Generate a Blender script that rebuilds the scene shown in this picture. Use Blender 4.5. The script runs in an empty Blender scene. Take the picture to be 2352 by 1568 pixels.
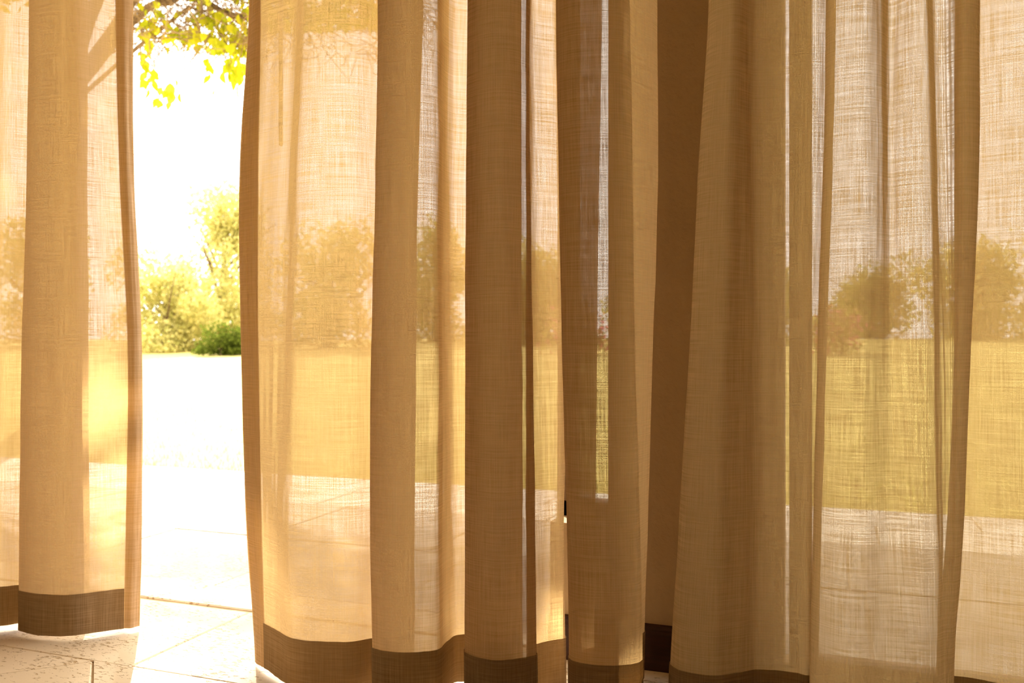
import bpy, bmesh, math, random
from mathutils import Vector, Matrix, noise

# ------------------------------------------------------------------ scene, camera, light
sc = bpy.context.scene
COL = sc.collection
sc.view_settings.view_transform = 'Standard'
sc.view_settings.look = 'None'
sc.view_settings.gamma = 1.0
sc.view_settings.use_curve_mapping = False
sc.view_settings.exposure = 0.0
sc.cycles.transparent_max_bounces = 20
sc.cycles.max_bounces = 6
sc.cycles.diffuse_bounces = 4
sc.cycles.transmission_bounces = 6
sc.cycles.sample_clamp_indirect = 8.0
sc.cycles.use_denoising = True
sc.cycles.denoising_prefilter = 'NONE'

YAW = math.radians(20.3)             # the camera looks a little left of the wall's normal
CA, SA = math.cos(YAW), math.sin(YAW)
FPX, CX, CY, EYE = 2000.0, 1176.0, 790.0, 0.70

cam_d = bpy.data.cameras.new('camera')
cam_d.sensor_width = 36.0
cam_d.lens = 36.0 * FPX / 2352.0
cam_d.shift_y = 6.0 / 2352.0
cam_d.clip_start = 0.05
cam_d.clip_end = 300
cam_d.dof.use_dof = True
cam_d.dof.focus_distance = 1.72
cam_d.dof.aperture_fstop = 5.0
cam = bpy.data.objects.new('camera', cam_d)
cam.location = (0, 0, EYE)
cam.rotation_euler = (math.radians(90), 0, YAW)
COL.objects.link(cam)
sc.camera = cam

w = bpy.data.worlds.new('hazy_sky')
sc.world = w
w.use_nodes = True
bg = w.node_tree.nodes['Background']
bg.inputs['Color'].default_value = (1.0, 0.945, 0.875, 1)
bg.inputs['Strength'].default_value = 5.0

sun_d = bpy.data.lights.new('sun', 'SUN')
sun_d.energy = 18.0
sun_d.color = (1.0, 0.90, 0.74)
sun_d.angle = math.radians(0.6)
sun = bpy.data.objects.new('sun', sun_d)
SUN_AZ = math.radians(40)            # left of the wall normal
SUN_EL = math.radians(36)
sdir = Vector((-math.sin(SUN_AZ) * math.cos(SUN_EL), math.cos(SUN_AZ) * math.cos(SUN_EL), math.sin(SUN_EL)))
sun.rotation_euler = sdir.to_track_quat('Z', 'Y').to_euler()
sun.location = sdir * 20
COL.objects.link(sun)


def plan(px, zc):
    """floor-plan position of the thing measured in image column px at depth zc"""
    xc = (px - CX) / FPX * zc
    return (xc * CA - zc * SA, xc * SA + zc * CA)


# ------------------------------------------------------------------ helpers
def link(o, parent=None, **props):
    COL.objects.link(o)
    if parent is not None:
        o.parent = parent
    for k, v in props.items():
        o[k] = v
    return o


def mesh_obj(name, verts, faces, mat, parent=None, smooth=False, uvs=None, **props):
    me = bpy.data.meshes.new(name)
    me.from_pydata([tuple(v) for v in verts], [], faces)
    me.update()
    if uvs is not None:
        lay = me.uv_layers.new(name='UVMap')
        for lp in me.loops:
            lay.data[lp.index].uv = uvs[lp.vertex_index]
    if smooth:
        for p in me.polygons:
            p.use_smooth = True
    if mat:
        me.materials.append(mat)
    return link(bpy.data.objects.new(name, me), parent, **props)


def box_data(x0, x1, y0, y1, z0, z1):
    v = [(x0, y0, z0), (x1, y0, z0), (x1, y1, z0), (x0, y1, z0), (x0, y0, z1), (x1, y0, z1), (x1, y1, z1), (x0, y1, z1)]
    f = [(0, 3, 2, 1), (4, 5, 6, 7), (0, 1, 5, 4), (1, 2, 6, 5), (2, 3, 7, 6), (3, 0, 4, 7)]
    return v, f


def boxes(name, lst, mat, parent=None, bevel=0.0, **props):
    bm = bmesh.new()
    for b in lst:
        v, f = box_data(*b)
        vs = [bm.verts.new(p) for p in v]
        for q in f:
            bm.faces.new([vs[i] for i in q])
    if bevel > 0:
        bmesh.ops.bevel(bm, geom=bm.edges[:], offset=bevel, segments=2, affect='EDGES')
    me = bpy.data.meshes.new(name)
    bm.to_mesh(me)
    bm.free()
    me.materials.append(mat)
    return link(bpy.data.objects.new(name, me), parent, **props)


def empty(name, loc=(0, 0, 0), **props):
    o = bpy.data.objects.new(name, None)
    o.location = loc
    o.empty_display_size = 0.1
    return link(o, None, **props)


def tube(verts, faces, pts, rad, n=5):
    """append a tapering tube along pts (rad: list) to verts / faces"""
    b = len(verts)
    for i, p in enumerate(pts):
        d = (pts[min(i + 1, len(pts) - 1)] - pts[max(i - 1, 0)]).normalized()
        a = d.orthogonal().normalized()
        c = d.cross(a)
        for k in range(n):
            t = 2 * math.pi * k / n
            verts.append(p + (a * math.cos(t) + c * math.sin(t)) * rad[i])
    for i in range(len(pts) - 1):
        for k in range(n):
            k2 = (k + 1) % n
            faces.append((b + i * n + k, b + i * n + k2, b + (i + 1) * n + k2, b + (i + 1) * n + k))


# ------------------------------------------------------------------ materials
def new_mat(name):
    m = bpy.data.materials.new(name)
    m.use_nodes = True
    nt = m.node_tree
    nt.nodes.clear()
    out = nt.nodes.new('ShaderNodeOutputMaterial')
    return m, nt, out


class NT:
    def __init__(self, nt):
        self.nt = nt

    def n(self, t, **kw):
        nd = self.nt.nodes.new(t)
        for k, v in kw.items():
            setattr(nd, k, v)
        return nd

    def put(self, sock, val):
        if isinstance(val, bpy.types.NodeSocket):
            self.nt.links.new(val, sock)
        else:
            sock.default_value = val

    def math(self, op, a, b=0.0, c=None, clamp=False):
        nd = self.n('ShaderNodeMath', operation=op, use_clamp=clamp)
        self.put(nd.inputs[0], a)
        self.put(nd.inputs[1], b)
        if c is not None:
            self.put(nd.inputs[2], c)
        return nd.outputs[0]

    def mix(self, fac, a, b):
        nd = self.n('ShaderNodeMix', data_type='RGBA')
        self.put(nd.inputs[0], fac)
        self.put(nd.inputs[6], a)
        self.put(nd.inputs[7], b)
        return nd.outputs[2]

    def mapping(self, vec, scale, rot=(0, 0, 0)):
        nd = self.n('ShaderNodeMapping')
        self.put(nd.inputs['Vector'], vec)
        nd.inputs['Scale'].default_value = scale
        nd.inputs['Rotation'].default_value = rot
        return nd.outputs[0]

    def noise(self, vec, scale, detail=2.0, rough=0.5, dim='3D'):
        nd = self.n('ShaderNodeTexNoise', noise_dimensions=dim)
        self.put(nd.inputs['Vector'], vec)
        nd.inputs['Scale'].default_value = scale
        nd.inputs['Detail'].default_value = detail
        nd.inputs['Roughness'].default_value = rough
        return nd.outputs['Fac']

    def ramp(self, fac, stops):
        nd = self.n('ShaderNodeValToRGB')
        self.put(nd.inputs[0], fac)
        e = nd.color_ramp.elements
        e[0].position, e[0].color = stops[0][0], (*stops[0][1], 1)
        e[1].position, e[1].color = stops[-1][0], (*stops[-1][1], 1)
        for p, c in stops[1:-1]:
            k = e.new(p)
            k.color = (*c, 1)
        return nd.outputs[0]

    def bump(self, h, strength, dist):
        nd = self.n('ShaderNodeBump')
        self.put(nd.inputs['Height'], h)
        nd.inputs['Strength'].default_value = strength
        nd.inputs['Distance'].default_value = dist
        return nd.outputs[0]


def linen(name, refl, trans, through, hole, tmix):
    """woven linen: holes between the yarns let light straight through, the yarns scatter it"""
    m, nt, out = new_mat(name)
    g = NT(nt)
    uv = g.n('ShaderNodeUVMap').outputs[0]
    sep = g.n('ShaderNodeSeparateXYZ')
    nt.links.new(uv, sep.inputs[0])
    u, v = sep.outputs[0], sep.outputs[1]
    warp = g.noise(g.mapping(uv, (470, 10, 1)), 1.0, 2.0, 0.6, '2D')        # upright yarns
    weft = g.noise(g.mapping(uv, (10, 430, 1)), 1.0, 2.0, 0.6, '2D')        # level yarns with slubs
    grain = g.noise(g.mapping(uv, (420, 420, 1)), 1.0, 1.0, 0.5, '2D')
    su = g.math('MULTIPLY_ADD', g.math('SINE', g.math('MULTIPLY', u, 2 * math.pi / 0.00175)), 0.5, 0.5)
    sv = g.math('MULTIPLY_ADD', g.math('SINE', g.math('MULTIPLY', v, 2 * math.pi / 0.0021)), 0.5, 0.5)
    grid = g.math('MULTIPLY', su, sv)
    yarn = g.math('ADD', g.math('MULTIPLY', warp, 0.5), g.math('MULTIPLY', weft, 0.5))      # about 0.5
    # holes close as the cloth turns edge-on, because the yarns are as thick as the gaps
    geo = g.n('ShaderNodeNewGeometry')
    dot = g.n('ShaderNodeVectorMath', operation='DOT_PRODUCT')
    nt.links.new(geo.outputs['True Normal'], dot.inputs[0])
    nt.links.new(geo.outputs['Incoming'], dot.inputs[1])
    c = g.math('ABSOLUTE', dot.outputs['Value'])
    facing = g.math('SUBTRACT', 1.85, g.math('DIVIDE', 0.85, g.math('MAXIMUM', c, 0.05)), clamp=True)
    hv = g.math('MULTIPLY_ADD', g.math('SUBTRACT', yarn, 0.5), 5.0, 1.0)
    hv = g.math('MULTIPLY', hv, g.math('MULTIPLY_ADD', grid, 2.4, 0.4))
    hv = g.math('MULTIPLY', hv, g.math('MULTIPLY_ADD', grain, 1.2, 0.4))
    holes = g.math('MULTIPLY', g.math('MULTIPLY', hv, hole), facing, clamp=True)
    shade = g.math('MULTIPLY_ADD', g.math('SUBTRACT', yarn, 0.5), -1.8, 1.0)
    tint = g.n('ShaderNodeVectorMath', operation='SCALE')
    tint.inputs[0].default_value = trans
    nt.links.new(shade, tint.inputs['Scale'])
    tint2 = g.n('ShaderNodeVectorMath', operation='SCALE')
    tint2.inputs[0].default_value = refl
    nt.links.new(g.math('MULTIPLY_ADD', g.math('SUBTRACT', yarn, 0.5), 2.6, 1.0), tint2.inputs['Scale'])
    nrm = g.bump(g.math('ADD', yarn, g.math('MULTIPLY', grid, 0.3)), 0.25, 0.0006)
    dif = g.n('ShaderNodeBsdfDiffuse')
    nt.links.new(tint2.outputs[0], dif.inputs['Color'])
    nt.links.new(nrm, dif.inputs['Normal'])
    tl = g.n('ShaderNodeBsdfTranslucent')
    nt.links.new(tint.outputs[0], tl.inputs['Color'])
    m1 = g.n('ShaderNodeMixShader')
    m1.inputs[0].default_value = tmix
    nt.links.new(dif.outputs[0], m1.inputs[1])
    nt.links.new(tl.outputs[0], m1.inputs[2])
    tr = g.n('ShaderNodeBsdfTransparent')
    tr.inputs['Color'].default_value = (*through, 1)
    m2 = g.n('ShaderNodeMixShader')
    nt.links.new(holes, m2.inputs[0])
    nt.links.new(m1.outputs[0], m2.inputs[1])
    nt.links.new(tr.outputs[0], m2.inputs[2])
    nt.links.new(m2.outputs[0], out.inputs['Surface'])
    return m


def simple(name, col, rough=0.8, var=0.15, scale=6.0, bump=0.0, bscale=60.0, spec=0.3, col2=None, stretch=(1, 1, 1)):
    m, nt, out = new_mat(name)
    g = NT(nt)
    tc = g.n('ShaderNodeTexCoord').outputs['Object']
    vec = g.mapping(tc, stretch)
    f = g.noise(vec, scale, 4.0, 0.6)
    c2 = col2 if col2 else tuple(x * (1 - var) for x in col)
    cc = g.ramp(f, [(0.35, c2), (0.65, col)])
    p = g.n('ShaderNodeBsdfPrincipled')
    nt.links.new(cc, p.inputs['Base Color'])
    p.inputs['Roughness'].default_value = rough
    p.inputs['Specular IOR Level'].default_value = spec
    if bump > 0:
        nt.links.new(g.bump(g.noise(vec, bscale, 3.0, 0.6), 0.6, bump), p.inputs['Normal'])
    nt.links.new(p.outputs[0], out.inputs['Surface'])
    return m


def stone_mat(name, base, dark, pit):
    m, nt, out = new_mat(name)
    g = NT(nt)
    tc = g.n('ShaderNodeTexCoord').outputs['Object']
    info = g.n('ShaderNodeObjectInfo')
    off = g.n('ShaderNodeVectorMath', operation='ADD')
    nt.links.new(tc, off.inputs[0])
    sc_ = g.n('ShaderNodeVectorMath', operation='SCALE')
    sc_.inputs[0].default_value = (7.0, 3.0, 5.0)
    nt.links.new(info.outputs['Random'], sc_.inputs['Scale'])
    nt.links.new(sc_.outputs[0], off.inputs[1])
    vec = off.outputs[0]
    cloud = g.noise(vec, 3.0, 4.0, 0.6)
    cc = g.ramp(cloud, [(0.3, dark), (0.7, base)])
    pv = g.mapping(vec, (55, 130, 60), (0, 0, 0.4))
    pn = g.noise(pv, 1.0, 3.0, 0.65)
    dens = g.noise(vec, 9.0, 2.0, 0.5)
    pits = g.math('MULTIPLY', g.math('SUBTRACT', g.math('ADD', pn, g.math('MULTIPLY', dens, 0.35)), 0.76), 14.0, clamp=True)
    cc = g.mix(pits, cc, (*pit, 1))
    p = g.n('ShaderNodeBsdfPrincipled')
    nt.links.new(cc, p.inputs['Base Color'])
    p.inputs['Roughness'].default_value = 0.5
    p.inputs['Specular IOR Level'].default_value = 0.35
    h = g.math('SUBTRACT', g.math('MULTIPLY', cloud, 0.3), pits)
    nt.links.new(g.bump(h, 0.7, 0.002), p.inputs['Normal'])
    nt.links.new(p.outputs[0], out.inputs['Surface'])
    return m


def leaf_mat(name, c1, c2, tl_mix=0.55):
    m, nt, out = new_mat(name)
    g = NT(nt)
    geo = g.n('ShaderNodeNewGeometry')
    info = g.n('ShaderNodeObjectInfo')
    r = g.math('FRACT', g.math('ADD', geo.outputs['Random Per Island'], info.outputs['Random']))
    cc = g.mix(r, (*c1, 1), (*c2, 1))
    d = g.n('ShaderNodeBsdfDiffuse')
    t = g.n('ShaderNodeBsdfTranslucent')
    nt.links.new(cc, d.inputs['Color'])
    nt.links.new(cc, t.inputs['Color'])
    mx = g.n('ShaderNodeMixShader')
    mx.inputs[0].default_value = tl_mix
    nt.links.new(d.outputs[0], mx.inputs[1])
    nt.links.new(t.outputs[0], mx.inputs[2])
    nt.links.new(mx.outputs[0], out.inputs['Surface'])
    return m


def glass_mat():
    m, nt, out = new_mat('clear_window_glass')
    g = NT(nt)
    t = g.n('ShaderNodeBsdfTransparent')
    t.inputs['Color'].default_value = (0.97, 0.98, 0.97, 1)
    gl = g.n('ShaderNodeBsdfGlossy')
    gl.inputs['Roughness'].default_value = 0.02
    fr = g.n('ShaderNodeFresnel')
    fr.inputs['IOR'].default_value = 1.45
    mx = g.n('ShaderNodeMixShader')
    nt.links.new(fr.outputs[0], mx.inputs[0])
    nt.links.new(t.outputs[0], mx.inputs[1])
    nt.links.new(gl.outputs[0], mx.inputs[2])
    nt.links.new(mx.outputs[0], out.inputs['Surface'])
    return m


M = {}
M['linen'] = linen('sheer_tan_linen', (0.72, 0.56, 0.40), (0.54, 0.36, 0.155), (1.0, 0.96, 0.92), 0.080, 0.42)
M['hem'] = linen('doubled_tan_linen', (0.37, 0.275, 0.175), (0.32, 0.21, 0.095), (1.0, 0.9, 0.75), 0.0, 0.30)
M['side'] = linen('turned_side_linen', (0.50, 0.37, 0.24), (0.60, 0.42, 0.21), (1.0, 0.9, 0.75), 0.0, 0.42)
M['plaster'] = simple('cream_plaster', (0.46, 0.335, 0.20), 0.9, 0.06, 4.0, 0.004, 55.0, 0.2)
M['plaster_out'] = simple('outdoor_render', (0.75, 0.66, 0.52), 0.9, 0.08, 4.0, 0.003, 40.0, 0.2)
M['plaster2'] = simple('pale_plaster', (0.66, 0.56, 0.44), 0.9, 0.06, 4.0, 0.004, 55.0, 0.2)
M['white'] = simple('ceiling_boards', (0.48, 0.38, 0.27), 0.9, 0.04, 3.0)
M['skirting'] = simple('dark_mahogany', (0.045, 0.010, 0.004), 0.45, 0.4, 3.0, 0.0006, 20.0, 0.35, None, (2, 30, 30))
M['stone'] = stone_mat('pitted_limestone', (0.80, 0.65, 0.45), (0.71, 0.56, 0.37), (0.46, 0.30, 0.14))
M['grout'] = simple('sandy_grout', (0.64, 0.49, 0.30), 0.95, 0.2, 30.0, 0.001, 200.0, 0.1)
M['paving'] = stone_mat('sun_toned_paving', (0.90, 0.85, 0.76), (0.82, 0.76, 0.66), (0.6, 0.5, 0.36))  # sunlit strip of the terrace, its brightness put into the stone colour
M['slab'] = stone_mat('shade_toned_slab', (0.50, 0.445, 0.37), (0.44, 0.39, 0.32), (0.36, 0.3, 0.22))  # terrace nearer the house, its shade put into a darker stone colour
M['frame'] = simple('brown_painted_timber', (0.20, 0.12, 0.06), 0.5, 0.25, 5.0, 0.0005, 40.0, 0.4, None, (20, 20, 2))
M['glass'] = glass_mat()
M['metal'] = simple('aluminium_rail', (0.7, 0.68, 0.64), 0.35, 0.05, 8.0)
M['wand'] = simple('white_acrylic_rod', (0.75, 0.72, 0.66), 0.3, 0.05, 8.0)
M['lawn'] = simple('dry_sunlit_lawn', (0.72, 0.60, 0.22), 0.95, 0.3, 2.0, 0.02, 30.0, 0.1, (0.60, 0.50, 0.16))
M['grass'] = leaf_mat('grass_blades', (0.55, 0.55, 0.16), (0.66, 0.60, 0.24), 0.4)
M['bark'] = simple('grey_brown_bark', (0.16, 0.10, 0.06), 0.9, 0.45, 12.0, 0.006, 30.0, 0.1, None, (1, 1, 0.25))
M['twig'] = simple('tan_twigs', (0.30, 0.19, 0.09), 0.9, 0.3, 12.0)
M['leaf'] = leaf_mat('yellow_green_leaf', (0.60, 0.54, 0.03), (0.30, 0.35, 0.012), 0.55)
M['fol1'] = leaf_mat('olive_foliage', (0.70, 0.62, 0.28), (0.44, 0.43, 0.13))
M['fol2'] = leaf_mat('mid_green_foliage', (0.46, 0.44, 0.12), (0.30, 0.31, 0.06))
M['fol3'] = leaf_mat('dark_green_foliage', (0.11, 0.14, 0.02), (0.07, 0.09, 0.012))
M['bloom'] = leaf_mat('pink_petals', (0.85, 0.25, 0.35), (0.7, 0.15, 0.3), 0.4)

# ------------------------------------------------------------------ room shell
YW, YO = 1.87, 2.07                  # inner and outer face of the window wall
XL, XR, YB, CEIL = -3.6, 3.0, -3.2, 2.62
LINT = 2.42
DOOR_L, DOOR_R = -3.0, -0.60         # wide garden doorway, standing open
SIDE_R = -0.466                      # narrow side light right of the doorway
WIN_L, WIN_R = -0.103, 2.6           # right-hand window

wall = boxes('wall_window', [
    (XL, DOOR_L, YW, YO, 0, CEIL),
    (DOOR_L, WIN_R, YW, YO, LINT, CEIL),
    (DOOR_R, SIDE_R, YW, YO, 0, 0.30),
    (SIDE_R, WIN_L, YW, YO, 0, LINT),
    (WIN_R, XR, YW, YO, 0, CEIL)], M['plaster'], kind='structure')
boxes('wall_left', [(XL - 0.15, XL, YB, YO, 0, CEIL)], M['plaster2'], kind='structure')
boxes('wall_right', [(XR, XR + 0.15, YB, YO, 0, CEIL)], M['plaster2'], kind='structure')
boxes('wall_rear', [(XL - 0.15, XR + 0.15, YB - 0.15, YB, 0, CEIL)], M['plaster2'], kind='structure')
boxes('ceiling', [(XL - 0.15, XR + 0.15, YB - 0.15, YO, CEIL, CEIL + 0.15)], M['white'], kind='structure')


def skirting(name, x0, x1):
    """moulded skirting board along the window wall"""
    prof = [(0, 0.0), (0.016, 0.0), (0.016, 0.078), (0.013, 0.084), (0.013, 0.088), (0.008, 0.094), (0, 0.096)]
    v, f = [], []
    for x in (x0, x1):
        for d, z in prof:
            v.append((x, YW - d, z))
    n = len(prof)
    for i in range(n):
        j = (i + 1) % n
        f.append((i, i + n, j + n, j))
    f.append(tuple(range(n)))
    f.append(tuple(range(2 * n - 1, n - 1, -1)))
    return mesh_obj(name, v, f, M['skirting'], None, kind='structure')


skirting('baseboard_window', DOOR_R, WIN_L)

# side light and right-hand window: timber frames with glass
boxes('window_1', [(DOOR_R, DOOR_R + 0.03, 1.95, 2.01, 0.30, LINT), (DOOR_R, SIDE_R, 1.95, 2.01, 0.30, 0.335),
                   (DOOR_R, SIDE_R, 1.95, 2.01, LINT - 0.04, LINT)], M['frame'], kind='structure')
boxes('window_pane', [(DOOR_R + 0.03, SIDE_R, 1.978, 1.982, 0.335, LINT - 0.04)], M['glass'], bpy.data.objects['window_1'])
fr = []
y0, y1 = 1.97, 2.02
sx = WIN_L + 0.012
fr.append((sx, sx + 0.046, y0, y1, 0.02, LINT - 0.02))
fr.append((1.22, 1.27, y0, y1, 0.02, LINT - 0.02))
fr.append((WIN_R - 0.05, WIN_R, y0, y1, 0.02, LINT - 0.02))
fr.append((sx, WIN_R, y0 + .002, y1 - .002, 0.0, 0.025))
fr.append((sx, WIN_R, y0 + .002, y1 - .002, LINT - 0.06, LINT))
win2 = boxes('window_2', fr, M['frame'], kind='structure')
for a, b in ((sx + 0.046, 1.22), (1.27, WIN_R - 0.05)):
    boxes('window_pane', [(a, b, 1.993, 1.997, 0.025, LINT - 0.06)], M['glass'], win2)


# ------------------------------------------------------------------ stone floors, stone by stone
def clip(poly, f):
    out = []
    for i in range(len(poly)):
        a, b = poly[i], poly[(i + 1) % len(poly)]
        fa, fb = f(a), f(b)
        if fa >= 0:
            out.append(a)
        if (fa >= 0) != (fb >= 0):
            t = fa / (fa - fb)
            out.append((a[0] + (b[0] - a[0]) * t, a[1] + (b[1] - a[1]) * t))
    return out


def slab(parent, poly, top, mat, gap=0.006, ch=0.005, thick=0.025, rnd=None):
    """one stone: polygon shrunk by the joint, chamfered rim"""
    n = len(poly)
    area = 0.5 * sum(poly[i][0] * poly[(i + 1) % n][1] - poly[(i + 1) % n][0] * poly[i][1] for i in range(n))
    if abs(area) < 0.004:
        return
    if area < 0:
        poly = poly[::-1]
    cx = sum(p[0] for p in poly) / n
    cy = sum(p[1] for p in poly) / n

    def inset(d):
        res = []
        for i in range(n):
            p0, p1, p2 = Vector(poly[i - 1]), Vector(poly[i]), Vector(poly[(i + 1) % n])
            e1, e2 = (p1 - p0), (p2 - p1)
            if e1.length < 1e-6 or e2.length < 1e-6:
                res.append(p1)
                continue
            e1.normalize()
            e2.normalize()
            n1, n2 = Vector((-e1.y, e1.x)), Vector((-e2.y, e2.x))
            bis = n1 + n2
            k = d / max(0.3, 0.5 * bis.length_squared)
            res.append(p1 + bis * k)
        return res
    o1, o2 = inset(gap), inset(gap + ch)
    dz = rnd.uniform(-0.0015, 0.0015) if rnd else 0
    v = [(p.x - cx, p.y - cy, -thick) for p in o1] + [(p.x - cx, p.y - cy, -ch * 0.8 + dz) for p in o1] + [(p.x - cx, p.y - cy, dz) for p in o2]
    f = [tuple(range(2 * n, 3 * n))]
    for i in range(n):
        j = (i + 1) % n
        f.append((i, j, n + j, n + i))
        f.append((n + i, n + j, 2 * n + j, 2 * n + i))
    o = mesh_obj('stone_tile', v, f, mat, parent)
    o.location = (cx, cy, top)


rng = random.Random(4)
floor = boxes('floor', [(XL - 0.15, XR + 0.15, YB - 0.15, YO, -0.12, -0.004)], M['grout'], kind='structure')
BORD = 1.485
S = 0.42 * math.sqrt(2) / 2
for i in range(-26, 27):
    for j in range(-26, 27):
        # diagonal field; one corner meets the border at (-1.535, BORD)
        c0x = -1.535 + (i - j) * S
        c0y = BORD - (i + j + 1) * S
        poly = [(c0x, c0y + S), (c0x - S, c0y), (c0x, c0y - S), (c0x + S, c0y)]
        for f in (lambda p: BORD - p[1], lambda p: p[1] - YB, lambda p: p[0] - XL, lambda p: XR - p[0]):
            if len(poly) >= 3:
                poly = clip(poly, f)
        if len(poly) >= 3:
            slab(floor, poly, 0.0, M['stone'], 0.0035, 0.003, 0.02, rng)
x = -1.435 - 0.62 * 4
while x < XR:
    a, b = max(x, XL), min(x + 0.62, XR)
    y1_ = 1.90 if a < DOOR_R - .3 else YW
    slab(floor, [(a, BORD), (b, BORD), (b, y1_), (a, y1_)], 0.0, M['stone'], 0.0035, 0.003, 0.02, rng)
    x += 0.62

M['joint'] = simple('pale_sand_joint', (0.52, 0.44, 0.34), 0.95, 0.15, 30.0, 0.001, 200.0, 0.1)
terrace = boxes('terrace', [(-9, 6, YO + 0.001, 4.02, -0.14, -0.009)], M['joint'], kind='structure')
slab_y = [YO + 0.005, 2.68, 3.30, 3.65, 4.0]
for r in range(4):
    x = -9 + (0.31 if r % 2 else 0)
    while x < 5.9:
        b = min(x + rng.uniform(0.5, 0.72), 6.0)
        slab(terrace, [(x, slab_y[r]), (b, slab_y[r]), (b, slab_y[r + 1]), (x, slab_y[r + 1])], -0.005, M['paving'] if r >= 2 else M['slab'], 0.004, 0.003, 0.02, rng)  # outer rows get the sunlit tone, inner rows the shaded one
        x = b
x = DOOR_L
while x < DOOR_R - 0.05:
    b = min(x + 0.8, DOOR_R)
    slab(floor, [(x, 1.905), (b, 1.905), (b, YO), (x, YO)], 0.0, M['stone'], 0.005, 0.004, 0.02, rng)
    x = b


def lawn_z(x, y):
    t = max(0.0, y - 4.0)
    return -0.02 + 0.040 * t + 0.03 * math.sin(x * 0.35 + y * 0.2) * min(1, t / 6)


v, f = [], []
xs = [-60 + 2.0 * i for i in range(61)]
ys = [4.0, 4.3, 4.7, 5.2, 6, 7, 8, 9.5, 11, 13, 15, 17, 20, 23, 26, 30, 35, 42, 50]
for yy in ys:
    for xx in xs:
        v.append((xx, yy, lawn_z(xx, min(yy, 26))))
for j in range(len(ys) - 1):
    for i in range(len(xs) - 1):
        a = j * len(xs) + i
        f.append((a, a + 1, a + 1 + len(xs), a + len(xs)))
mesh_obj('garden_ground', v, f, M['lawn'], None, True, kind='structure')
v, f = [], []
for i in range(26000):
    yy = 4.02 + 9 * rng.random() ** 1.6
    xx = rng.uniform(-0.95, 0.35) * (yy + 1.0)
    z = lawn_z(xx, yy)
    h = rng.uniform(0.02, 0.045)
    a = rng.uniform(0, 6.28)
    wd = 0.003
    b = len(v)
    v += [(xx - wd * math.cos(a), yy - wd * math.sin(a), z - .005), (xx + wd * math.cos(a), yy + wd * math.sin(a), z - .005),
          (xx + rng.uniform(-.02, .02), yy + rng.uniform(-.02, .02), z + h)]
    f.append((b, b + 1, b + 2))
mesh_obj('grass', v, f, M['grass'], None, kind='stuff', label='short pale grass of the sunlit lawn beyond the terrace', category='grass')

# ------------------------------------------------------------------ curtains
ROWS = [0, 400, 800, 1200, 1500]
Z_TOP, Z_BOT, Z_HEM = 2.50, 0.010, 0.106


def row_px(r, y):
    """smooth interpolation of a fold line's image column with height"""
    if not isinstance(r, (list, tuple)):
        return float(r)
    if y <= ROWS[0]:
        return r[0] + (r[0] - r[1]) * 0.25 * (1 - math.exp(y / 250.0))
    if y >= ROWS[-1]:
        return r[-1] + (r[-1] - r[-2]) / 300.0 * (y - 1500) * 0.5
    for i in range(4):
        if y <= ROWS[i + 1]:
            t = (y - ROWS[i]) / (ROWS[i + 1] - ROWS[i])
            p0 = r[max(i - 1, 0)]
            p1, p2 = r[i], r[i + 1]
            p3 = r[min(i + 2, 4)]
            return 0.5 * ((2 * p1) + (-p0 + p2) * t + (2 * p0 - 5 * p1 + 4 * p2 - p3) * t * t + (-p0 + 3 * p1 - 3 * p2 + p3) * t ** 3)


def crom(pts, sub):
    """centripetal Catmull-Rom through plan points; returns points and the source index of each"""
    n = len(pts)
    P = [2 * pts[0] - pts[1]] + pts + [2 * pts[-1] - pts[-2]]
    out = []
    for i in range(1, n):
        p0, p1, p2, p3 = P[i - 1], P[i], P[i + 1], P[i + 2]
        t0 = 0.0
        t1 = t0 + max(1e-4, (p1 - p0).length) ** 0.5
        t2 = t1 + max(1e-4, (p2 - p1).length) ** 0.5
        t3 = t2 + max(1e-4, (p3 - p2).length) ** 0.5
        for k in range(sub):
            t = t1 + (t2 - t1) * k / sub
            a1 = p0 * ((t1 - t) / (t1 - t0)) + p1 * ((t - t0) / (t1 - t0))
            a2 = p1 * ((t2 - t) / (t2 - t1)) + p2 * ((t - t1) / (t2 - t1))
            a3 = p2 * ((t3 - t) / (t3 - t2)) + p3 * ((t - t2) / (t3 - t2))
            b1 = a1 * ((t2 - t) / (t2 - t0)) + a2 * ((t - t0) / (t2 - t0))
            b2 = a2 * ((t3 - t) / (t3 - t1)) + a3 * ((t - t1) / (t3 - t1))
            out.append(b1 * ((t2 - t) / (t2 - t1)) + b2 * ((t - t1) / (t2 - t1)))
    out.append(pts[-1])
    return out


SUB = 10


def zlevels():
    z = [Z_BOT, 0.03, 0.055, 0.08, Z_HEM, 0.13, 0.16, 0.20]
    while z[-1] < 1.25:
        z.append(z[-1] + 0.045)
    while z[-1] < Z_TOP - 0.1:
        z.append(z[-1] + 0.1)
    z[-1] = Z_TOP
    return z


def depth_at(zc, z):
    if isinstance(zc, (list, tuple)):       # (bottom, top)
        t = min(1.0, max(0.0, (z - 0.1) / 1.1))
        return zc[0] + (zc[1] - zc[0]) * t
    return zc


def curtain_rows(tracks, zl, seed):
    rows = []
    for z in zl:
        pts = []
        for r, zc in tracks:
            d = depth_at(zc, z)
            y = CY + (EYE - z) * FPX / d
            X, Y = plan(row_px(r, y), d)
            pts.append(Vector((X, Y)))
        cur = crom(pts, SUB)
        res = []
        for i, p in enumerate(cur):
            q = cur[min(i + 1, len(cur) - 1)] - cur[max(i - 1, 0)]
            nn = Vector((-q.y, q.x))
            nn.normalize()
            wob = 0.0025 * noise.noise(Vector((i * 0.11 + seed * 9.1, z * 2.3, seed)))
            wob += 0.0012 * noise.noise(Vector((i * 0.3 + seed * 3.1, z * 9.0, seed + 5)))
            res.append((p + nn * wob, nn))
        rows.append(res)
    return rows


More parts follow.
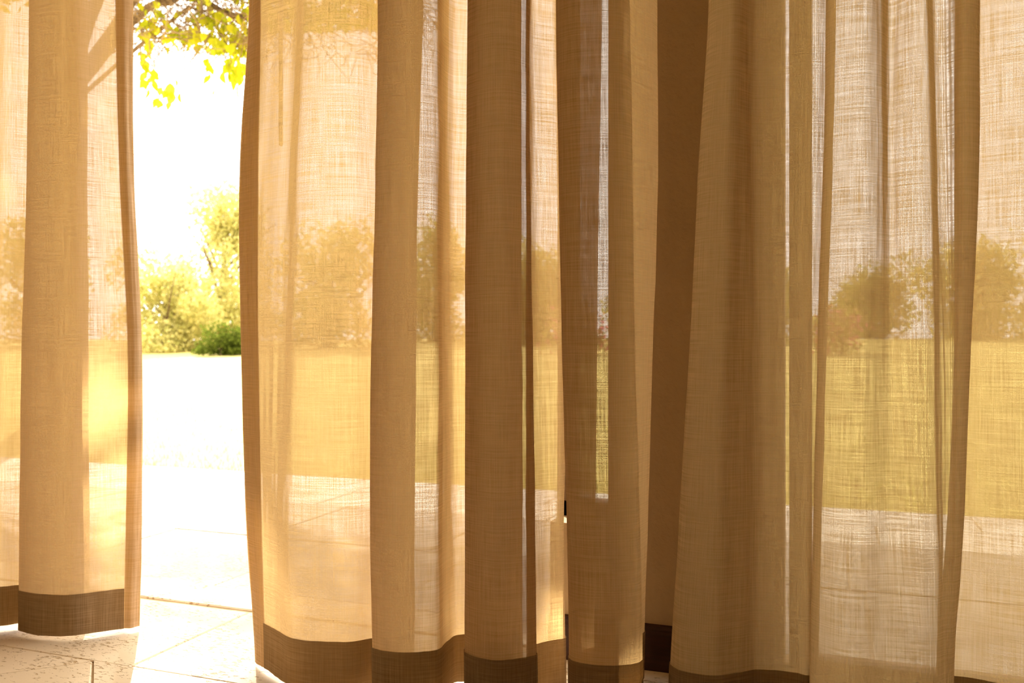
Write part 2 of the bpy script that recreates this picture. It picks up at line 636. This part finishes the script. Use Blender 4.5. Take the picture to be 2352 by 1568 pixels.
def sheet(name, rows, zl, i0, i1, off, mat, parent, us, wave=0.0, z0=None):
    """cloth between column i0 and i1, off metres to the garden side of the main sheet"""
    v, f, uv = [], [], []
    n = i1 - i0 + 1
    for r, z in enumerate(zl):
        for i in range(i0, i1 + 1):
            p, nn = rows[r][i]
            q = p + nn * off
            zz = z
            if r == 0 and wave:
                zz += wave * noise.noise(Vector((us[i] * 14, 3.3, off * 10)))
            v.append((q.x, q.y, zz))
            uv.append((us[i], z))
    for r in range(len(zl) - 1):
        for i in range(n - 1):
            a = r * n + i
            f.append((a, a + 1, a + 1 + n, a + n))
    return mesh_obj(name, v, f, mat, parent, True, uv)


def curtain(label, tracks, seed, left_hem=None, right_hem=None, base=(0, 0)):
    zl = zlevels()
    rows = curtain_rows(tracks, zl, seed)
    root = empty('linen_curtain', (0, 0, 0), label=label, category='curtain')
    us = [0.0]
    mid = rows[8]
    for i in range(1, len(mid)):
        us.append(us[-1] + (mid[i][0] - mid[i - 1][0]).length)
    us = [u + seed * 1.37 for u in us]
    N = len(mid) - 1
    sheet('cloth', rows, zl, 0, N, 0.0, M['linen'], root, us, 0.006)
    hz = zl[:5]
    a = 0 if left_hem is None else left_hem * SUB
    b = N if right_hem is None else N - right_hem * SUB
    h = sheet('hem', rows[:5], hz, a, b, -0.0018, M['hem'], root, us, 0.006)
    h['label'] = 'doubled darker hem band'
    if left_hem:
        s = sheet('side_hem', rows, zl, 0, left_hem * SUB, 0.0020, M['side'], root, us, 0.006)
        s['label'] = 'doubled side hem'
    if right_hem:
        s = sheet('side_hem', rows, zl, N - right_hem * SUB, N, 0.0020, M['side'], root, us, 0.006)
        s['label'] = 'doubled side hem'
    # gliders that hang the heading from the rail
    for i in range(4, N, 22):
        p = rows[-1][i][0]
        hv, hf = [], []
        tube(hv, hf, [Vector((p.x, p.y, Z_TOP - 0.03)), Vector((p.x, p.y, CEIL - 0.032))], [0.003, 0.003], 6)
        mesh_obj('glider', hv, hf, M['metal'], root)
    return root


A = [
    (-330, 2.12), (-230, 2.04), (-120, 2.10), (-40, 2.16), ([14, 12, 8, 4, 2], 2.135), ([60, 56, 46, 42, 40], 2.15),
    (130, 2.18), (175, 2.20), ([203, 201, 203, 205, 205], 2.185), (170, 2.165), (110, 2.145),
    ([68, 62, 52, 47, 45], 2.115), ([88, 84, 76, 72, 70], 2.082), ([130, 130, 124, 120, 118], 2.066), ([176, 176, 174, 168, 166], 2.066),
    ([215, 222, 232, 228, 224], 2.092), ([247, 255, 273, 270, 265], 2.112),
    ([265, 274, 293, 289, 284], 2.120), ([287, 292, 311, 308, 303], 2.122), ([306, 308, 327, 326, 320], 2.135),
]
B = [
    ([572, 551, 553, 566, 585], 1.900), ([587, 572, 573, 582, 596], 1.874), ([599, 593, 592, 599, 607], 1.856),
    ([640, 630, 625, 626, 631], 1.822), ([680, 668, 652, 643, 650], 1.792), ([700, 690, 678, 672, 678], 1.758),
    (750, 1.742), (810, 1.742), ([862, 858, 852, 850, 854], 1.762), (915, 1.79), ([950, 942, 940, 938, 938], 1.800),
    ([972, 961, 956, 953, 953], 1.790), ([945, 935, 930, 925, 925], 1.770), ([890, 885, 880, 878, 880], 1.740),
    ([867, 862, 855, 850, 855], 1.712), ([885, 880, 874, 870, 873], 1.694), (925, 1.681), (970, 1.684), ([1000, 1000, 1002, 1002, 1004], 1.695),
    ([1016, 1016, 1018, 1020, 1022], 1.732), ([1040, 1040, 1042, 1044, 1044], 1.776), (1064, 1.786), (1110, 1.788), (1165, 1.798), ([1187, 1187, 1190, 1191, 1191], 1.802),
    ([1198, 1197, 1199, 1200, 1200], 1.790), (1170, 1.755), ([1100, 1097, 1095, 1094, 1093], 1.722),
    ([1074, 1070, 1068, 1068, 1067], 1.693), ([1094, 1090, 1088, 1088, 1087], 1.662), (1145, 1.638), (1190, 1.648),
    ([1216, 1217, 1222, 1229, 1233], 1.672), ([1207, 1208, 1209, 1209, 1209], 1.704), ([1223, 1227, 1235, 1244, 1252], 1.740),
    ([1250, 1255, 1262, 1268, 1274], 1.752), ([1272, 1279, 1286, 1290, 1296], 1.762), ([1290, 1298, 1304, 1296, 1298], 1.775), ([1275, 1280, 1280, 1280, 1280], 1.790),
]
B2 = [
    ([1383, 1376, 1371, 1367, 1365], 1.712), ([1355, 1350, 1347, 1345, 1345], 1.702), ([1300, 1305, 1310, 1320, 1325], 1.684),
    ([1277, 1283, 1290, 1300, 1306], 1.655), ([1296, 1302, 1308, 1316, 1322], 1.632), ([1345, 1350, 1355, 1360, 1364], 1.616), ([1395, 1398, 1402, 1406, 1410], 1.612),
    ([1430, 1436, 1442, 1450, 1455], 1.620), ([1446, 1452, 1460, 1470, 1474], 1.645), ([1440, 1446, 1454, 1463, 1467], 1.680),
    ([1452, 1456, 1460, 1460, 1461], 1.720), ([1480, 1482, 1478, 1470, 1466], 1.760), ([1504, 1506, 1496, 1483, 1474], 1.790), ([1508, 1510, 1500, 1487, 1478], 1.812), ([1490, 1490, 1480, 1470, 1462], 1.83),
]
C = [
    (1765, 1.745), ([1700, 1690, 1680, 1665, 1655], 1.700), ([1645, 1622, 1604, 1582, 1565], 1.660),
    ([1628, 1603, 1583, 1560, 1541], 1.625), ([1640, 1618, 1600, 1580, 1563], 1.590), ([1685, 1670, 1660, 1650, 1640], 1.563), ([1712, 1706, 1700, 1698, 1695], 1.578),
    ([1735, 1733, 1735, 1735, 1735], 1.592), (1782, 1.588), (1832, 1.575), ([1880, 1875, 1868, 1860, 1855], 1.565), ([1908, 1900, 1890, 1880, 1874], 1.570),
    ([1921, 1912, 1899, 1888, 1882], 1.562), ([1910, 1902, 1890, 1880, 1873], 1.550), ([1897, 1890, 1878, 1868, 1860], 1.532), ([1908, 1902, 1892, 1883, 1877], 1.505),
    ([1955, 1950, 1945, 1940, 1935], (1.470, 1.482)), ([1995, 1990, 1985, 1980, 1978], (1.462, 1.476)), ([2022, 2022, 2022, 2025, 2028], (1.462, 1.490)), ([2044, 2044, 2046, 2055, 2065], (1.455, 1.512)), ([2072, 2070, 2072, 2085, 2100], (1.450, 1.496)),
    ([2105, 2108, 2110, 2118, 2130], (1.446, 1.474)), ([2128, 2136, 2145, 2148, 2150], (1.448, 1.472)), ([2142, 2152, 2163, 2166, 2166], (1.455, 1.500)), ([2166, 2172, 2180, 2180, 2174], (1.460, 1.500)),
    ([2215, 2214, 2208, 2196, 2182], (1.465, 1.470)), ([2250, 2247, 2232, 2215, 2193], 1.487), ([2240, 2236, 2222, 2205, 2184], 1.515),
    ([2205, 2203, 2196, 2182, 2160], 1.540), ([2194, 2194, 2190, 2176, 2152], 1.558), ([2215, 2212, 2205, 2195, 2170], 1.566), (2250, 1.545), (2300, 1.525), (2360, 1.505), (2450, 1.47), (2540, 1.50), (2640, 1.48), (2760, 1.43), (2860, 1.46), (2980, 1.42), (3100, 1.38), (3220, 1.40), (3340, 1.36),
]
curtain('tan linen curtain left of the bright doorway gap, side hem facing the gap', A, 1, None, 2)
cb = curtain('wide tan linen curtain with deep folds between the doorway gap and the narrow panel', B, 2, 2, None)
curtain('narrow tan linen curtain panel hanging beside the bare wall pier and dark skirting', B2, 3)
curtain('tan linen curtain over the window right of the bare wall pier', C, 4)

X, Y = plan(645, 1.915)
v, f = [], []
zb = EYE + (CY - 335) * 1.915 / FPX
tube(v, f, [Vector((X, Y, zb)), Vector((X, Y, zb + 0.004)), Vector((X, Y, 1.8)), Vector((X, Y, Z_TOP - 0.01))], [0.0034, 0.0048, 0.0048, 0.0048], 8)
f.append(tuple(range(7, -1, -1)))
wd = mesh_obj('draw_wand', v, f, M['wand'], cb, True)
wd['label'] = 'thin pull rod behind the cloth'

boxes('curtain_rail', [(XL + 0.05, XR - 0.05, 1.50, 1.545, CEIL - 0.03, CEIL), (XL + 0.05, XR - 0.05, 1.60, 1.645, CEIL - 0.03, CEIL)], M['metal'], None, 0.003,
      label='pale metal curtain rail fixed under the ceiling', category='curtain rail')


# ------------------------------------------------------------------ garden trees
def leaf_mesh(name, ln, wd, mat, seed):
    """ovate leaf: two rows of faces folded along the midrib, drooping tip"""
    r = random.Random(seed)
    prof = [(0, 0.06), (0.16, 0.62), (0.38, 1.0), (0.62, 0.82), (0.84, 0.36), (1.0, 0.0)]
    v, f = [], []
    for t, q in prof:
        y = t * ln
        zd = -0.22 * ln * t * t
        up = 0.18 * wd * q
        v += [(-0.5 * wd * q, y, zd + up), (0, y, zd), (0.5 * wd * q, y, zd + up)]
    for i in range(len(prof) - 1):
        a = i * 3
        f += [(a, a + 1, a + 4, a + 3), (a + 1, a + 2, a + 5, a + 4)]
    me = bpy.data.meshes.new(name)
    me.from_pydata(v, [], f)
    for p in me.polygons:
        p.use_smooth = True
    me.materials.append(mat)
    return me


def foliage(name, pts, size, mat, parent, rnd, props=None):
    """loose four-sided leaves scattered over pts, one mesh"""
    v, f = [], []
    for p in pts:
        s = size * rnd.uniform(0.6, 1.3)
        a = Vector((rnd.gauss(0, 1), rnd.gauss(0, 1), rnd.gauss(0, 1))).normalized()
        b = a.orthogonal().normalized()
        b = Matrix.Rotation(rnd.uniform(0, 6.28), 3, a) @ b
        c = a.cross(b)
        k = len(v)
        v += [p - b * s * .5, p - c * s * .28 + a * s * .08, p + b * s * .5, p + c * s * .28 + a * s * .08]
        f += [(k, k + 1, k + 2), (k, k + 2, k + 3)]
    o = mesh_obj(name, v, f, mat, parent)
    for k_, v_ in (props or {}).items():
        o[k_] = v_
    return o


def ground_at(px, depth):
    x, y = plan(px, depth)
    return Vector((x, y, lawn_z(x, min(y, 26))))


def tree(name, label, px, depth, height, width, mat, n, leaf, seed, low=0.0, group=None, extra=None):
    rnd = random.Random(seed)
    base = ground_at(px, depth)
    root = empty(name, base, label=label, category='tree' if 'tree' in name else 'shrub')
    if group:
        root['group'] = group
    v, f = [], []
    th = height * 0.55
    tr = 0.03 * height
    tube(v, f, [Vector((0, 0, -0.05)), Vector((0.05, 0, th * .5)), Vector((0, 0.05, th))], [tr, tr * .75, tr * .4], 8)
    for k in range(6):
        a = rnd.uniform(0, 6.28)
        p0 = Vector((0.03, 0.02, th * rnd.uniform(.3, .95)))
        p2 = Vector((math.cos(a) * width * .36, math.sin(a) * width * .36, height * rnd.uniform(.5, .85)))
        tube(v, f, [p0, p0.lerp(p2, .5) + Vector((0, 0, .1)), p2], [tr * .4, tr * .25, tr * .1], 5)
    mesh_obj('trunk', v, f, M['bark'], root, True)
    blobs = []
    for k in range(24):
        a = rnd.uniform(0, 6.28)
        r = width * 0.5 * rnd.uniform(0.1, 0.72)
        z = low + (height - low) * rnd.uniform(0.06, 0.85)
        sc2 = 1.0 - 0.5 * max(0, (z - low) / (height - low) - 0.4)
        blobs.append((Vector((math.cos(a) * r * sc2, math.sin(a) * r * sc2, z)), width * rnd.uniform(0.13, 0.24)))
    pts = []
    for k in range(n):
        c, r = rnd.choice(blobs)
        d = Vector((rnd.gauss(0, 1), rnd.gauss(0, 1), rnd.gauss(0, .8))).normalized()
        p = c + d * r * rnd.uniform(0.5, 1.08)
        if p.z < 0.03:
            p.z = rnd.uniform(0.03, 0.2)
        pts.append(p)
    foliage('crown', pts, leaf, mat, root, rnd, {'kind': 'stuff'})
    if extra:
        foliage('blossom', [rnd.choice(pts) * 1.02 for _ in range(extra)], leaf * 1.1, M['bloom'], root, rnd, {'kind': 'stuff', 'label': 'pink blossom'})
    return root


tree('garden_tree', 'tall sunlit yellow-green tree rising beyond the lawn in the doorway gap', 512, 26.2, 5.0, 4.3, M['fol1'], 16000, 0.14, 11)
tree('garden_tree', 'lower olive tree beside the tall sunlit tree in the doorway gap', 375, 22.0, 2.5, 3.2, M['fol1'], 11000, 0.12, 12)
tree('hedge_shrub', 'dark green shrub at the foot of the tall tree in the doorway gap', 505, 19.6, 0.62, 1.5, M['fol3'], 2600, 0.09, 13)
for k, (px, h, dp, mt) in enumerate([(90, 4.2, 27, 'fol2'), (760, 3.2, 22.5, 'fol1'), (1000, 3.6, 26, 'fol2'), (1240, 2.6, 22.5, 'fol1'),
                                     (1480, 2.6, 26, 'fol2'), (1730, 2.2, 22.5, 'fol1'), (1990, 2.4, 26, 'fol2'), (2240, 2.7, 22.5, 'fol1'), (2480, 3.4, 26, 'fol2')]):
    tree('garden_tree', ('pale olive' if mt == 'fol1' else 'mid green') + ' bushy tree at far lawn edge behind the ' + ('left curtain' if px < 300 else 'wide deep-folded curtain' if px < 1270 else 'narrow curtain panel' if px < 1600 else 'curtain right of the pier'), px, dp, h, 3.4, M[mt], 6000, 0.16, 30 + k, 0.05, 'trees veiled by the curtains')
for k, (px, dp) in enumerate([(1330, 17.0), (1930, 16.0)]):
    tree('flowering_shrub', 'low pink-flowering shrub on the lawn, veiled by the ' + ('narrow curtain panel' if k == 0 else 'curtain right of the pier'), px, dp, 0.85, 1.7, M['fol2'], 900, 0.09, 60 + k, 0.05, 'pink shrubs veiled by the curtains', 420)

# overhanging tree near the terrace: trunk hidden by the left curtain, branches hang into the gap
rnd = random.Random(7)
tb = Vector((*plan(120, 7.7), 0))
tb.z = lawn_z(tb.x, tb.y)
ot = empty('overhanging_tree', tb, label='overhanging tree with yellow-green leaves and bare twigs above the doorway gap', category='tree')


def loc(p):
    return p - tb


v, f = [], []
tube(v, f, [Vector((0, 0, -.1)), Vector((.06, -.05, 1.3)), Vector((.1, -.1, 2.6)), Vector((.25, -.3, 4.0))], [.15, .12, .11, .07], 10)
mesh_obj('trunk', v, f, M['bark'], ot, True)
hub = tb + Vector((.1, -.1, 2.6))


def img_pt(px, y, d):
    X, Y = plan(px, d)
    return Vector((X, Y, EYE + (CY - y) * d / FPX))


branches = []
for (tips, rad) in [([(318, 30, 7.6), (420, -10, 7.4), (560, 40, 7.1), (760, 20, 7.0)], .045), ([(330, -40, 7.5), (500, -90, 7.1), (900, -150, 6.7)], .055),
                    ([(300, 60, 7.5), (322, 70, 7.3), (345, 110, 7.1)], .018), ([(440, 10, 7.3), (500, 60, 7.1), (535, 130, 7.0)], .02),
                    ([(300, -200, 7.4), (700, -330, 6.6), (1300, -420, 6.0)], .06), ([(150, -200, 7.2), (0, -250, 6.6), (-300, -300, 6.2)], .06)]:
    pts = [hub] + [img_pt(*t) for t in tips]
    v, f = [], []
    dense = []
    for i in range(len(pts) - 1):
        for k in range(4):
            q = pts[i].lerp(pts[i + 1], k / 4)
            dense.append(loc(q + Vector((rnd.uniform(-1, 1), rnd.uniform(-1, 1), rnd.uniform(-1, 1))) * 0.02))
    dense.append(loc(pts[-1]))
    tube(v, f, dense, [rad * (1 - .7 * i / len(dense)) for i in range(len(dense))], 6)
    branches.append((mesh_obj('branch', v, f, M['bark'], ot, True), dense))
# tangle of bare twigs
v, f = [], []
for k in range(2200):
    px = rnd.uniform(285, 620) if k % 3 else rnd.uniform(600, 1000)
    lim = 95 if px < 600 else 60
    y = rnd.uniform(-170, lim) if rnd.random() < .85 else rnd.uniform(60, 130)
    p = img_pt(px, y, rnd.uniform(6.8, 7.4))
    d = Vector((rnd.gauss(0, 1), rnd.gauss(0, 1), rnd.gauss(-.25, .8))).normalized()
    ln = rnd.uniform(.1, .34)
    bend = Vector((rnd.gauss(0, 1), rnd.gauss(0, 1), rnd.gauss(0, 1))) * ln * .25
    r = rnd.uniform(.0022, .006)
    tube(v, f, [loc(p), loc(p + d * ln * .5 + bend), loc(p + d * ln + bend * .6)], [r, r * .8, r * .5], 4)
mesh_obj('twigs', v, f, M['twig'], ot, kind='stuff')
lm = [leaf_mesh('leaf', .086, .064, M['leaf'], 1), leaf_mesh('leaf', .102, .068, M['leaf'], 2), leaf_mesh('leaf', .070, .056, M['leaf'], 3)]
spots = []
for (px, y, sx_, sy_, n) in [(345, 172, 11, 14, 13), (388, 200, 15, 12, 12), (370, 232, 5, 8, 4), (482, 165, 10, 18, 5), (543, 150, 13, 26, 40),
                             (510, 95, 26, 30, 66), (480, 40, 42, 28, 60), (430, 70, 28, 18, 24), (350, 45, 20, 24, 28), (330, 120, 8, 20, 8), (555, 40, 15, 34, 38)]:
    for _ in range(n):
        spots.append((rnd.gauss(px, sx_), rnd.gauss(y, sy_)))
for px, y in spots[:298]:
    o = bpy.data.objects.new('leaf', rnd.choice(lm))
    p = loc(img_pt(px, y, rnd.uniform(6.8, 7.2)))
    link(o, min(branches, key=lambda b: min((q - p).length for q in b[1]))[0])
    o.location = p
    o.rotation_euler = (rnd.uniform(-1.9, -.6), rnd.uniform(-.6, .6), rnd.uniform(0, 6.28))
    s = rnd.uniform(.75, 1.25)
    o.scale = (s, s, s)
sun_gap = [(-1.80, 0.12), (-1.72, 0.40), (-1.66, 0.70), (-1.56, 0.50), (-1.16, 0.42), (-1.08, 0.10)]  # outline of the sun patch, shaped into the crown's lower edge


def low_edge(x):
    """height on the curtain plane down to which the crown shades it"""
    if x <= sun_gap[0][0] or x >= sun_gap[-1][0]:
        return 0.10
    for (xa, za), (xb, zb_) in zip(sun_gap, sun_gap[1:]):
        if x <= xb:
            return za + (zb_ - za) * (x - xa) / (xb - xa)


pts = []
for k in range(2200):                # spray that hangs behind the wide curtain's top and above the gap
    px = rnd.uniform(-100, 900)
    lim = -60 if px < 600 else 70
    p = img_pt(px, lim - abs(rnd.gauss(0, 90)), rnd.uniform(6.4, 7.4))
    q = p - sdir * ((p.y - 1.6) / sdir.y)
    if px < 600 and -0.25 < q.z < low_edge(q.x):
        continue
    pts.append(loc(p))
while len(pts) < 22000:              # unseen main crown, added to shade the curtains, cut around a sun patch
    p = Vector((rnd.uniform(-6.4, -1.4), rnd.gauss(5.4, .4), rnd.uniform(3.2, 6.0)))
    if p.y > 6.5 or p.y < 4.4 or p.z < 3.35 + (p.y - 5.3) * .45:
        continue
    q = p - sdir * ((p.y - 1.6) / sdir.y)
    if q.z < low_edge(q.x) + rnd.uniform(0, .05):
        continue
    pts.append(loc(p))
foliage('foliage', pts, .105, M['leaf'], ot, rnd, {'kind': 'stuff'})
